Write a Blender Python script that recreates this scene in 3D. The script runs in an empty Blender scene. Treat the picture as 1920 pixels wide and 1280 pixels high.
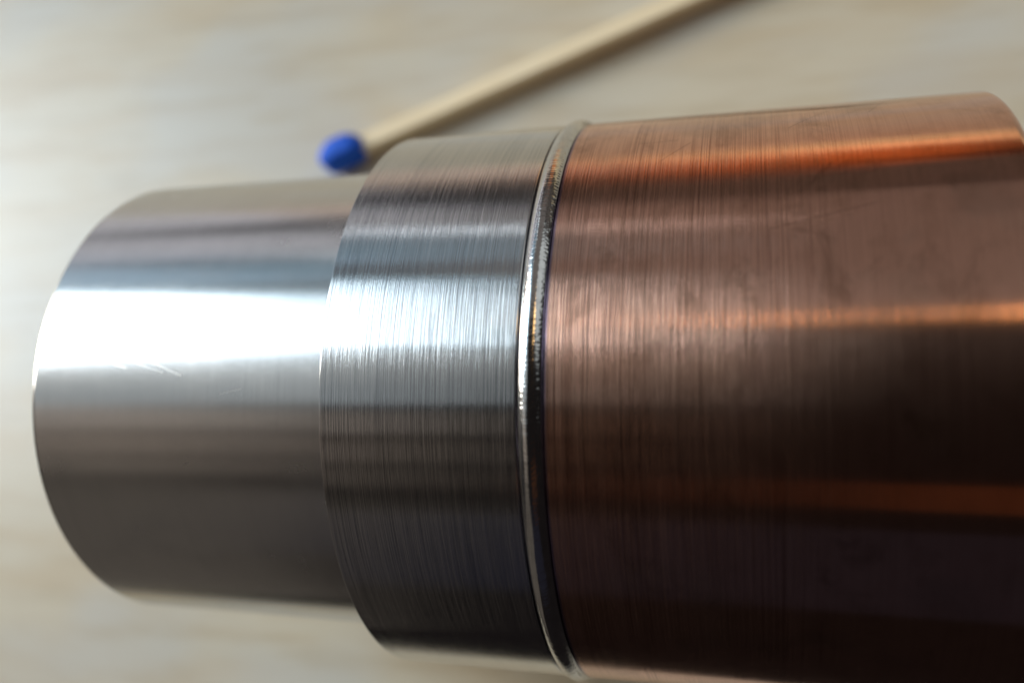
import bpy, bmesh, math, random
import numpy as np
from mathutils import Matrix, Vector

S = bpy.context.scene
COL = S.collection
MM = 0.00095                       # modelling unit: the tube is 40 mm across, the match 1.6 mm thick
R = 21.0 * MM                      # outer radius of the copper tube and of the collar
rad = math.radians

# ------------------------------------------------------------------ camera
TAU = rad(12.0)                    # the camera looks at the tube from 12 degrees on the near side
def rot3(yaw, pitch, roll):
    cy, sy, cx, sx, cz, sz = math.cos(yaw), math.sin(yaw), math.cos(pitch), math.sin(pitch), math.cos(roll), math.sin(roll)
    Ry = Matrix(((cy, 0, sy), (0, 1, 0), (-sy, 0, cy)))
    Rx = Matrix(((1, 0, 0), (0, cx, -sx), (0, sx, cx)))
    Rz = Matrix(((cz, -sz, 0), (sz, cz, 0), (0, 0, 1)))
    return Ry @ Rx @ Rz
TILT = Matrix(((1, 0, 0), (0, math.cos(TAU), -math.sin(TAU)), (0, math.sin(TAU), math.cos(TAU))))
cam_d = bpy.data.cameras.new("camera")
cam = bpy.data.objects.new("camera", cam_d)
COL.objects.link(cam)
m3 = TILT @ rot3(0.2809, 0.0626, 0.004)
loc = TILT @ Vector((0.628 * R, 0, 3.2165 * R)) + Vector((0, 0, R))
cam.matrix_world = Matrix.Translation(loc) @ m3.to_4x4()
cam_d.sensor_width = 36.0
cam_d.lens = 30.0
cam_d.clip_start = 0.002
cam_d.clip_end = 20.0
focus = Vector((-1.5 * MM, 4.0 * MM, 2 * R - 2.0 * MM))
cam_d.dof.use_dof = True
cam_d.dof.focus_distance = (focus - loc).dot(-(m3.col[2]))
cam_d.dof.aperture_fstop = 18.0
S.camera = cam

# ------------------------------------------------------------------ world and lamps
W = bpy.data.worlds.new("World")
S.world = W
W.use_nodes = True
W.node_tree.nodes["Background"].inputs[0].default_value = (1.0, 0.82, 0.84, 1)
W.node_tree.nodes["Background"].inputs[1].default_value = 0.0065
S.view_settings.view_transform = 'Standard'
S.view_settings.look = 'None'
S.view_settings.exposure = 0.38
S.view_settings.gamma = 1.0
S.cycles.use_denoising = True
S.cycles.max_bounces = 8
S.cycles.sample_clamp_indirect = 6.0
S.cycles.caustics_reflective = True

TARGET = Vector((0, 0, R))
def lamp(name, theta, axial, d_theta, d_axial, radiance, dist=2.5, spread=180):
    """area lamp seen from the tube at theta (from straight up, towards the far side) and axial angle"""
    th, ax = rad(theta), rad(axial)
    d = Vector((math.sin(ax), math.cos(ax) * math.sin(th), math.cos(ax) * math.cos(th)))
    L = bpy.data.lights.new(name, 'AREA')
    L.shape = 'RECTANGLE'
    w = 2 * dist * math.tan(rad(d_axial) / 2)
    h = 2 * dist * math.tan(rad(d_theta) / 2) * math.cos(ax)
    L.size, L.size_y = w, h
    L.color = (1, 1, 1)
    m = max(radiance)
    L.color = tuple(c / m for c in radiance)
    L.energy = m * math.pi * w * h
    L.spread = rad(spread)
    o = bpy.data.objects.new(name, L)
    z = d
    x = (Vector((1, 0, 0)) - z * z.x).normalized()
    y = z.cross(x)
    M = Matrix((x, y, z)).transposed()
    o.matrix_world = Matrix.Translation(TARGET + d * dist) @ M.to_4x4()
    COL.objects.link(o)
    return o

#     name                 theta axial dth  dax  radiance
lamp("window_light",        24, -48.5,  36,  24, (4.4, 5.4, 6.2))
lamp("window_pane_light",   19, -30,  23,  12, (.85, 1.15, 1.38))
lamp("pane_blend_light",      34, -28,   7,  12, (.32, .52, .66))  # added strip, grades the upper edge of the window highlight
lamp("side_fill_light",   34, -69,  44,  22, (23., 22., 20.))  # added fill from the left to brighten the table, not a known window
lamp("window_sill_light",   50, -36,  14,  40, (.11, .19, .25))
lamp("sill_strip_light",    57, -19,   3,  13, (1.3, 1.45, 1.6))
lamp("ceiling_glow",        -5.2, -41,  25.6,  44, (.24, .27, .29))
lamp("far_wall_glow",       40, .5,  52,  49, (.115, .105, .10))
lamp("right_room_glow",     37,  42,  48,  32, (.42, .45, .46))
lamp("far_low_glow",        73,  16,  13,  58, (.055, .047, .042))
lamp("blue_streak_light",    48, -42,   2,  22, (.42, .55, .75))  # three thin lamps added for bluish streaks on the spigot, no blind modelled
lamp("blue_streak_light",    54, -47,   2,  16, (.65, .80, 1.0))
lamp("blue_streak_light",    62, -45, 2.5,  26, (.45, .52, .66))
lamp("far_wall_left_glow",  69, -42,  14,  40, (.42, .42, .46))
lamp("far_edge_glow",       90, -20,  10,  22, (.40, .31, .26))  # added fill where the far table reflects too dimly in the collar
lamp("far_edge_left_glow",  90, -45,  14,  28, (.52, .52, .58))  # added fill for the pale lilac reflection along the spigot's upper edge
lamp("brown_fill_top", -24, -46,  12,  34, (.23, .20, .175))  # added fill, lightest step of the brown reflection on the spigot
lamp("brown_fill_mid",   -36, -46,  12,  34, (.15, .125, .105))  # added fill, middle step of the brown reflection
lamp("brown_fill_low",   -47, -46,  11,  34, (.095, .08, .067))  # added fill, darker step of the brown reflection
lamp("brown_fill_base",    -94, -46,  82,  34, (.062, .054, .045))  # added fill, carries the dim brown down to the spigot's lower edge
lamp("red_band_light",            86,   4,   9,  20, (.19, .052, .012))  # added in place of an unseen red object reflected in the copper
lamp("red_band_light",            84,   4,  13,  16, (.17, .045, .010))  # second added panel, softens the edges of the red band
lamp("golden_band_fill",   92,  12,   8,  40, (.50, .40, .24))  # added fill for a golden reflection along the copper's upper edge
lamp("orange_band_light",        -46,  22,  10,  36, (.030, .010, .0025))  # added panel for the faint orange reflection low on the copper
lamp("warm_lamp",           17,  27,   6,   8, (5.2, 3.0, 1.0))
lamp("blue_glow",          -75,   0,  34,  60, (.004, .005, .010))

# ------------------------------------------------------------------ helpers
def link(name, me, mat, parent=None):
    o = bpy.data.objects.new(name, me)
    COL.objects.link(o)
    if mat: me.materials.append(mat)
    if parent: o.parent = parent
    return o

def lathe(name, profile, seg, mat, parent=None, disp=None, smooth=True, closed=True):
    """profile: list of (x, r) in metres, turned about the X axis at height R; UV in millimetres (u along axis, v round)"""
    n = len(profile)
    px = np.array([p[0] for p in profile]); pr = np.array([p[1] for p in profile])
    ang = np.arange(seg) / seg * 2 * math.pi - math.pi
    A, K = np.meshgrid(ang, np.arange(n), indexing='ij')
    X = px[K]; RR = pr[K].copy()
    if disp is not None:
        dx, dr = disp(A, K, X, RR)
        X = X + dx; RR = RR + dr
    V = np.stack([X, RR * np.sin(A), RR * np.cos(A) + R], -1).reshape(-1, 3)
    faces = []; uvs = []
    arc = np.concatenate([[0], np.cumsum(np.hypot(np.diff(px), np.diff(pr)))]) / MM
    kk = n if closed else n - 1
    i = np.arange(seg)
    me = bpy.data.meshes.new(name)
    fl = []; uvl = []
    vstep = 2 * math.pi * R / MM / seg
    for k in range(kk):
        k2 = (k + 1) % n
        j = (i + 1) % seg
        f = np.stack([i * n + k, j * n + k, j * n + k2, i * n + k2], 1)
        fl.append(f)
        u0 = px[k] / MM; u1 = px[k2] / MM
        v0 = i * vstep; v1 = (i + 1) * vstep
        uvl.append(np.stack([np.stack([np.full(seg, u0), v0], 1), np.stack([np.full(seg, u0), v1], 1),
                             np.stack([np.full(seg, u1), v1], 1), np.stack([np.full(seg, u1), v0], 1)], 1))
    F = np.concatenate(fl); U = np.concatenate(uvl)
    me.from_pydata(V.tolist(), [], F[:, ::-1].tolist())
    U = U[:, ::-1]
    uv = me.uv_layers.new(name="UVMap")
    uv.data.foreach_set("uv", U.reshape(-1).astype(np.float32))
    me.update()
    if smooth:
        me.polygons.foreach_set("use_smooth", np.ones(len(F), bool))
        me.set_sharp_from_angle(angle=rad(40))
    return link(name, me, mat, parent)

class NT:
    def __init__(self, name):
        self.m = bpy.data.materials.new(name); self.m.use_nodes = True
        self.t = self.m.node_tree; self.b = self.t.nodes["Principled BSDF"]
    def n(self, typ, **kw):
        x = self.t.nodes.new(typ)
        for k, v in kw.items(): setattr(x, k, v)
        return x
    def l(self, a, b): self.t.links.new(a, b)
    def val(self, sock, v):
        if hasattr(v, 'is_linked') or isinstance(v, bpy.types.NodeSocket): self.l(v, sock)
        else: sock.default_value = v
    def math(self, op, a, b=0.0, c=0.0, clamp=False):
        x = self.n('ShaderNodeMath', operation=op, use_clamp=clamp)
        self.val(x.inputs[0], a); self.val(x.inputs[1], b); self.val(x.inputs[2], c)
        return x.outputs[0]
    def ramp(self, f, a, b, lo=0.0, hi=1.0):
        x = self.n('ShaderNodeMapRange'); x.interpolation_type = 'SMOOTHSTEP'
        self.val(x.inputs[0], f); x.inputs[1].default_value = a; x.inputs[2].default_value = b
        self.val(x.inputs[3], lo); self.val(x.inputs[4], hi)
        return x.outputs[0]
    def mix(self, f, a, b):
        x = self.n('ShaderNodeMix', data_type='RGBA')
        self.val(x.inputs[0], f); self.val(x.inputs[6], a); self.val(x.inputs[7], b)
        return x.outputs[2]
    def noise(self, vec, scale, detail=2.0, rough=.5, dist=0.0):
        x = self.n('ShaderNodeTexNoise'); self.l(vec, x.inputs['Vector'])
        x.inputs['Scale'].default_value = scale; x.inputs['Detail'].default_value = detail
        x.inputs['Roughness'].default_value = rough; x.inputs['Distortion'].default_value = dist
        return x.outputs['Fac']
    def uvscaled(self, su, sv, off=(0, 0, 0)):
        if not hasattr(self, 'uv'):
            self.uv = self.n('ShaderNodeUVMap', uv_map="UVMap").outputs[0]
        x = self.n('ShaderNodeMapping'); self.l(self.uv, x.inputs[0])
        x.inputs['Scale'].default_value = (su, sv, 1); x.inputs['Location'].default_value = off
        return x.outputs[0]
    def uaxis(self):
        if not hasattr(self, 'sep'):
            s = self.n('ShaderNodeSeparateXYZ'); self.l(self.uvscaled(1, 1), s.inputs[0]); self.sep = s
        return self.sep.outputs[0]
    def segment(self, a, b, w):
        """mask of a fine scratch from a to b (millimetres in UV), w wide"""
        self.uaxis()
        u, v = self.sep.outputs[0], self.sep.outputs[1]
        dx, dy = b[0] - a[0], b[1] - a[1]; L = math.hypot(dx, dy); dx /= L; dy /= L
        pu = self.math('SUBTRACT', u, a[0]); pv = self.math('SUBTRACT', v, a[1])
        t = self.math('ADD', self.math('MULTIPLY', pu, dx), self.math('MULTIPLY', pv, dy))
        t = self.math('MINIMUM', self.math('MAXIMUM', t, 0.0), L)
        qu = self.math('SUBTRACT', pu, self.math('MULTIPLY', t, dx)); qv = self.math('SUBTRACT', pv, self.math('MULTIPLY', t, dy))
        d = self.math('SQRT', self.math('ADD', self.math('MULTIPLY', qu, qu), self.math('MULTIPLY', qv, qv)))
        return self.ramp(d, w, w * .3)

def brushed(name, color, dark, rough, aniso, groove, fine, streak_rough=.06, stain=None, fade=None):
    """turned metal: fine grooves run round the tube (tight along u, long along v)"""
    N = NT(name); b = N.b
    b.inputs['Metallic'].default_value = 1.0
    g1 = N.noise(N.uvscaled(13.0, .07), 1.0, 3, .7)
    g2 = N.noise(N.uvscaled(5.0, .03, (7, 3, 0)), 1.0, 2, .5)
    g3 = N.noise(N.uvscaled(15.0, .16, (2, 9, 0)), 1.0, 1, .5)
    patch = N.noise(N.uvscaled(.10, .10, (3, 1, 0)), 1.0, 3, .6)
    h = N.math('ADD', N.math('MULTIPLY', g1, .8), N.math('ADD', N.math('MULTIPLY', g2, .3), N.math('MULTIPLY', g3, .3)))
    bump = N.n('ShaderNodeBump'); bump.inputs['Strength'].default_value = groove
    bump.inputs['Distance'].default_value = fine * MM
    if fade: N.l(N.ramp(N.uaxis(), fade[0], fade[1], groove, groove * .25), bump.inputs['Strength'])
    N.l(h, bump.inputs['Height']); N.l(bump.outputs[0], b.inputs['Normal'])
    tint = N.ramp(h, .50, .80)
    band = N.ramp(N.noise(N.uvscaled(.55, .012, (4, 6, 0)), 1.0, 2, .6), .3, .7, .6, 1.3)
    tint = N.math('SUBTRACT', 1.0, N.math('MULTIPLY', N.math('SUBTRACT', 1.0, tint), band), clamp=True)
    if fade: tint = N.math('ADD', tint, N.math('MULTIPLY', N.math('SUBTRACT', .7, tint), N.ramp(N.uaxis(), fade[0], fade[1], 0, .75)))
    c = N.mix(tint, (*dark, 1), (*color, 1))
    r = N.ramp(g2, .3, .7, rough - streak_rough, rough + streak_rough)
    if stain:
        c, r = stain(N, c, r, patch)
    N.val(b.inputs['Base Color'], c)
    N.val(b.inputs['Roughness'], r)
    b.inputs['Anisotropic'].default_value = aniso
    t = N.n('ShaderNodeTangent', direction_type='UV_MAP', uv_map="UVMap")
    N.l(t.outputs[0], b.inputs['Tangent'])
    return N.m

# ------------------------------------------------------------------ table
def table_material():
    N = NT("pale_wood"); b = N.b
    co = N.n('ShaderNodeTexCoord').outputs['Object']
    def mp(sx, sy, rot=0, off=(0, 0, 0)):
        x = N.n('ShaderNodeMapping'); N.l(co, x.inputs[0]); x.inputs['Scale'].default_value = (sx, sy, 1)
        x.inputs['Rotation'].default_value = (0, 0, rad(rot)); x.inputs['Location'].default_value = off
        return x.outputs[0]
    a = N.noise(mp(30, 190, 12), 1.0, 4, .6, .4)
    d = N.noise(mp(60, 420, 12, (3, 1, 0)), 1.0, 3, .6, .2)
    e = N.noise(mp(30, 45, 0, (1, 5, 0)), 1.0, 2, .5)
    c = N.mix(N.ramp(a, .35, .68), (.66, .585, .45, 1), (.61, .50, .345, 1))
    c = N.mix(N.math('MULTIPLY', N.ramp(e, .42, .62), .6), c, (.60, .59, .55, 1))
    c = N.mix(N.math('MULTIPLY', N.ramp(d, .48, .68), .36), c, (.50, .40, .26, 1))
    N.l(c, b.inputs['Base Color'])
    b.inputs['Roughness'].default_value = .3
    b.inputs['Specular IOR Level'].default_value = .5
    bu = N.n('ShaderNodeBump'); bu.inputs['Strength'].default_value = .15; bu.inputs['Distance'].default_value = .05 * MM
    N.l(d, bu.inputs['Height']); N.l(bu.outputs[0], b.inputs['Normal'])
    return N.m

bm = bmesh.new()
x0, x1, y0, y1, th = -.75, .75, -42 * MM, .45, .024
bmesh.ops.create_cube(bm, size=1)
for v in bm.verts:
    v.co = Vector(((x0 + x1) / 2 + v.co.x * (x1 - x0), (y0 + y1) / 2 + v.co.y * (y1 - y0), -th / 2 + v.co.z * th))
bmesh.ops.bevel(bm, geom=bm.edges[:], offset=.0015, segments=3, affect='EDGES', profile=.5)
me = bpy.data.meshes.new("table_top"); bm.to_mesh(me); bm.free()
tb = link("table_top", me, table_material())
tb["kind"] = "structure"

# ------------------------------------------------------------------ welded tube
XL, XS, XW, XR = -1.7466 * R, -.5915 * R, .0747 * R, 1.322 * R   # spigot end, collar step, weld right edge, copper end
RS = .8847 * R
BORE = 17.2 * MM
tube = bpy.data.objects.new("welded_tube", None)
COL.objects.link(tube)
tube.empty_display_size = .01
tube["label"] = "metal tube lying on the pale table, shiny steel end welded to a brushed copper body"
tube["category"] = "metal tube"

def copper_stain(N, c, r, patch):
    # fingerprint haze, oxide blotches and hair scratches on the upper right of the copper
    haze = N.ramp(N.noise(N.uvscaled(.12, .12, (5.3, 2.2, 0)), 1.0, 3, .55), .5, .62)
    c = N.mix(N.math('MULTIPLY', haze, .35), c, (.50, .33, .25, 1))
    bl = N.ramp(N.noise(N.uvscaled(.5, .35, (1.3, 4.2, 0)), 1.0, 5, .7), .42, .85)
    c = N.mix(N.math('MULTIPLY', bl, .35), c, (.36, .18, .10, 1))
    tar = N.ramp(N.noise(N.uvscaled(.28, .20, (9.7, 3.1, 0)), 1.0, 6, .72, .6), .52, .72)
    c = N.mix(N.math('MULTIPLY', tar, .45), c, (.30, .155, .095, 1))     # tarnish
    r = N.math('ADD', r, N.math('MULTIPLY', haze, .03))
    r = N.math('MULTIPLY', r, N.ramp(N.uaxis(), 11, 21, 1.0, .75))    # polished smoother towards the mouth
    tint = N.ramp(N.math('ADD', N.uaxis(), N.math('MULTIPLY', patch, .12)), XW / MM + .30, XW / MM + .12)
    c = N.mix(N.math('MULTIPLY', tint, .8), c, (.17, .15, .26, 1))      # heat tint beside the weld
    v0 = math.pi * R / MM   # top of the tube in v
    def P(x, th): return (x, v0 + rad(th) * R / MM)
    s = None
    for a, bb, w in ((P(7.5, 31), P(9.3, 37), .05), (P(17.5, 50), P(23, 55), .07), (P(15.2, 40), P(18.0, 49), .06),
                     (P(14, 14), P(19.5, 18), .04), (P(6, 38), P(8.5, 38.5), .05), (P(19, 52), P(26, 53), .05),
                     (P(20, 45), P(22.5, 60), .05)):
        m = N.segment(a, bb, w)
        s = m if s is None else N.math('MAXIMUM', s, m)
    c = N.mix(N.math('MULTIPLY', s, .4), c, (.16, .07, .04, 1))
    return c, r

def steel_marks(N, c, r, patch):
    v0 = math.pi * R / MM
    def P(x, th): return (x, v0 + rad(th) * R / MM)
    s = None
    for a, bb, w in ((P(-26.6, -5.4), P(-24.2, -8.2), .13), (P(-29.5, -6), P(-28.6, -6.6), .12), (P(-33, -5), P(-32, -5.2), .12),
                     (P(-24.2, -27), P(-23.8, -26.5), .12), (P(-28, -5.5), P(-25.6, -7.6), .08), (P(-21, -12), P(-19.5, -11), .08)):
        m = N.segment(a, bb, w)
        s = m if s is None else N.math('MAXIMUM', s, m)
    smudge = N.ramp(N.noise(N.uvscaled(.16, .22, (8, 2, 0)), 1.0, 4, .6), .45, .75)
    r = N.math('ADD', r, N.math('MULTIPLY', smudge, .05))
    r = N.math('ADD', r, N.math('MULTIPLY', s, .055))
    return c, r

steel_m = brushed("brushed_steel", (.74, .73, .71), (.54, .54, .54), .18, .95, .8, .021, .01)
spig_m = brushed("turned_steel", (.74, .73, .71), (.69, .68, .66), .23, .72, .05, .003, .004, steel_marks)
copper_m = brushed("brushed_copper", (.90, .53, .39), (.56, .295, .21), .20, .93, .8, .025, .01, copper_stain, (11, 24))

# spigot: turned down, hollow
b_ = .45 * MM
prof = [(XL, BORE), (XL, RS - b_), (XL + .12 * MM, RS - .15 * MM), (XL + b_, RS)]
prof += [(x, RS) for x in [XL + b_ + .03 * MM, XL + b_ + .08 * MM] + list(np.linspace(XL + b_ + .08 * MM, XS + .4 * MM, 12)[1:])]
prof += [(XS + .4 * MM, BORE)]
lathe("turned_spigot", prof, 360, spig_m, tube)
# collar: brushed, with a small chamfer at its step
prof = [(XS, BORE + .3 * MM), (XS, R - .05 * MM), (XS + .015 * MM, R - .012 * MM), (XS + .05 * MM, R)]
prof += [(x, R) for x in [XS + .06 * MM, XS + .09 * MM, XS + .18 * MM] + list(np.linspace(XS + .18 * MM, -.16 * MM, 10)[1:]) + [-.12 * MM, -.10 * MM]]
prof += [(-.04 * MM, R - .03 * MM), (.0, R - .12 * MM), (.02 * MM, BORE + .3 * MM)]
lathe("steel_collar", prof, 360, steel_m, tube)
# copper body with rounded mouth
prof = [(XW - .02 * MM, BORE), (XW, R - .09 * MM), (XW + .01 * MM, R - .02 * MM), (XW + .03 * MM, R)]
prof += [(x, R) for x in [XW + .04 * MM, XW + .07 * MM, XW + .20 * MM] + list(np.linspace(XW + .2 * MM, XR - 1.1 * MM, 12)[1:]) + [XR - .60 * MM, XR - .55 * MM, XR - .5 * MM]]
prof += [(XR - .5 * MM + .5 * MM * math.sin(t), R - .5 * MM + .5 * MM * math.cos(t)) for t in np.linspace(0, math.pi / 2, 7)[1:]]
prof += [(XR, BORE + .6 * MM), (XR - .6 * MM, BORE)]
lathe("copper_body", prof, 360, copper_m, tube)

# weld bead: low crown between two undercut grooves, crescent ripples, rough copper-side toe
def weld_material():
    N = NT("weld_metal"); b = N.b
    b.inputs['Metallic'].default_value = 1
    s = N.n('ShaderNodeSeparateXYZ'); N.l(N.uvscaled(1, 1), s.inputs[0]); u = s.outputs[0]
    wr = XW / MM
    edge = N.math('MAXIMUM', N.ramp(u, .11, .02), N.ramp(u, wr - .15, wr - .03))
    n1 = N.noise(N.uvscaled(3, 1.2), 1.0, 3, .6)
    c = N.mix(N.ramp(n1, .4, .7), (.72, .71, .69, 1), (.62, .61, .60, 1))
    c = N.mix(edge, c, (.05, .05, .085, 1))
    N.l(c, b.inputs['Base Color'])
    b.inputs['Roughness'].default_value = .16
    n2 = N.noise(N.uvscaled(14, 14), 1.0, 3, .6)
    bu = N.n('ShaderNodeBump'); bu.inputs['Strength'].default_value = .2; bu.inputs['Distance'].default_value = .008 * MM
    N.l(n2, bu.inputs['Height']); N.l(bu.outputs[0], b.inputs['Normal'])
    return N.m
NP = 34
us = np.linspace(0, 1, NP)
xs = .01 * MM + us * (XW - .02 * MM)
crown = R - .15 * MM +   .52 * MM * np.power(np.clip(np.sin(math.pi * us), 0, 1), .8) * (1 - .15 * us)
rng = np.random.default_rng(4)
ph = np.cumsum(rng.normal(0, .12, 4800)); ph -= np.linspace(0, ph[-1], 4800)
amp = .7 + .6 * np.interp(np.arange(4800), np.arange(0, 4800, 60), rng.random(80))
jag = rng.normal(0, 1, (4800, NP))
for _ in range(2): jag = (jag + np.roll(jag, 1, 0) + np.roll(jag, -1, 0)) / 1.75
def weld_disp(A, K, X, RR):
    u = K / (NP - 1.0)
    s = A * R / MM
    seg = A.shape[0]
    p = ph[:seg, None]; am = amp[:seg, None]
    arc = .42 * (1 - np.clip((u - .42) / .45, -1, 1) ** 2)
    t = (s + arc) / .23 + p
    saw = np.mod(t, 1.0)
    rip = np.where(saw < .75, saw / .75, (1 - saw) / .25) - .5
    mask = np.clip(np.sin(math.pi * np.clip((u - .04) / .86, 0, 1)), 0, 1) ** .5
    t2 = (s + 1.3 * arc) / 1.05 + .6 * p
    slow = np.sin(2 * math.pi * t2)
    toe = np.exp(-((u - .86) / .055) ** 2)
    dr = (.007 * rip * am * mask + .004 * slow * mask + .006 * toe * jag[:seg] + .006 * toe * np.sin(2 * math.pi * s / .27 + p)) * MM
    wob = (.02 * np.sin(s / 2.1 + 1) + .014 * np.sin(s / .7)) * MM * np.clip(np.sin(math.pi * u), 0, 1)
    return wob, dr
prof = list(zip(xs, crown))
lathe("weld_bead", prof, 4800, weld_material(), tube, weld_disp, closed=False)

# ------------------------------------------------------------------ match
match = bpy.data.objects.new("wooden_match", None)
COL.objects.link(match)
match["label"] = "unlit wooden match with a blue head lying on the table behind the tube"
match["category"] = "match"
HEAD = Vector((-35.4, 34.4, 0)) * MM
d = (Vector((7.2, 51.2, 0)) - Vector((-32.0, 36.0, 0))).normalized()
ang = math.atan2(d.y, d.x)
match.location = HEAD
match.rotation_euler = (0, 0, ang)

def match_wood():
    N = NT("match_wood"); b = N.b
    co = N.n('ShaderNodeTexCoord').outputs['Object']
    x = N.n('ShaderNodeMapping'); N.l(co, x.inputs[0]); x.inputs['Scale'].default_value = (120, 2200, 2200)
    f = N.noise(x.outputs[0], 1.0, 3, .6)
    N.l(N.mix(N.ramp(f, .35, .7), (.94, .79, .55, 1), (.86, .68, .42, 1)), b.inputs['Base Color'])
    b.inputs['Roughness'].default_value = .6
    bu = N.n('ShaderNodeBump'); bu.inputs['Strength'].default_value = .3; bu.inputs['Distance'].default_value = .06 * MM
    N.l(f, bu.inputs['Height']); N.l(bu.outputs[0], b.inputs['Normal'])
    return N.m
def match_blue():
    N = NT("match_head_paint"); b = N.b
    co = N.n('ShaderNodeTexCoord').outputs['Object']
    f = N.noise(co, 2600, 3, .6)
    N.l(N.mix(f, (.012, .085, .55, 1), (.024, .15, .80, 1)), b.inputs['Base Color'])
    b.inputs['Roughness'].default_value = .7; b.inputs['Specular IOR Level'].default_value = .25
    bu = N.n('ShaderNodeBump'); bu.inputs['Strength'].default_value = .6; bu.inputs['Distance'].default_value = .12 * MM
    N.l(f, bu.inputs['Height']); N.l(bu.outputs[0], b.inputs['Normal'])
    return N.m
bm = bmesh.new()
w = 2.1 * MM; L0, L1 = .6 * MM, 62 * MM
rnd = random.Random(2)
rings = []
for i in range(14):
    t = i / 13
    x = L0 + (L1 - L0) * t
    k = 1 + rnd.uniform(-.015, .015)
    rings.append([bm.verts.new((x, sy * w / 2 * k, .02 * MM + (w if sz > 0 else 0) * (k if sz > 0 else 1) + .15 * MM)) for sy, sz in ((-1, -1), (1, -1), (1, 1), (-1, 1))])
for a, c in zip(rings, rings[1:]):
    for j in range(4):
        bm.faces.new((a[j], a[(j + 1) % 4], c[(j + 1) % 4], c[j]))
bm.faces.new(rings[0][::-1]); bm.faces.new(rings[-1])
bmesh.ops.recalc_face_normals(bm, faces=bm.faces[:])
ed = [e for e in bm.edges if len({round(v.co.x, 6) for v in e.verts}) > 1]
bmesh.ops.bevel(bm, geom=ed, offset=.16 * MM, segments=2, affect='EDGES', profile=.5)
me = bpy.data.meshes.new("match_stick"); bm.to_mesh(me); bm.free()
link("match_stick", me, match_wood(), match)

bm = bmesh.new()
bmesh.ops.create_uvsphere(bm, u_segments=40, v_segments=28, radius=1)
for v in bm.verts:
    p = v.co.copy()
    q = Vector((math.copysign(abs(p.x) ** .66, p.x), math.copysign(abs(p.y) ** .8, p.y), math.copysign(abs(p.z) ** .8, p.z)))      # a squarish drop that follows the stick
    fat = 1 - .10 * p.x
    q.x *= 3.0; q.y *= 1.95 * fat; q.z *= 1.75 * fat
    n = .035 * (math.sin(5 * p.x + 2 * p.y) + math.sin(6 * p.y + 3 * p.z + 1))
    q *= 1 + n
    v.co = Vector((q.x * MM, q.y * MM, (q.z + 1.8) * MM))
zmin = min(v.co.z for v in bm.verts)
for v in bm.verts: v.co.z -= zmin
for f in bm.faces: f.smooth = True
me = bpy.data.meshes.new("match_head"); bm.to_mesh(me); bm.free()
link("match_head", me, match_blue(), match)
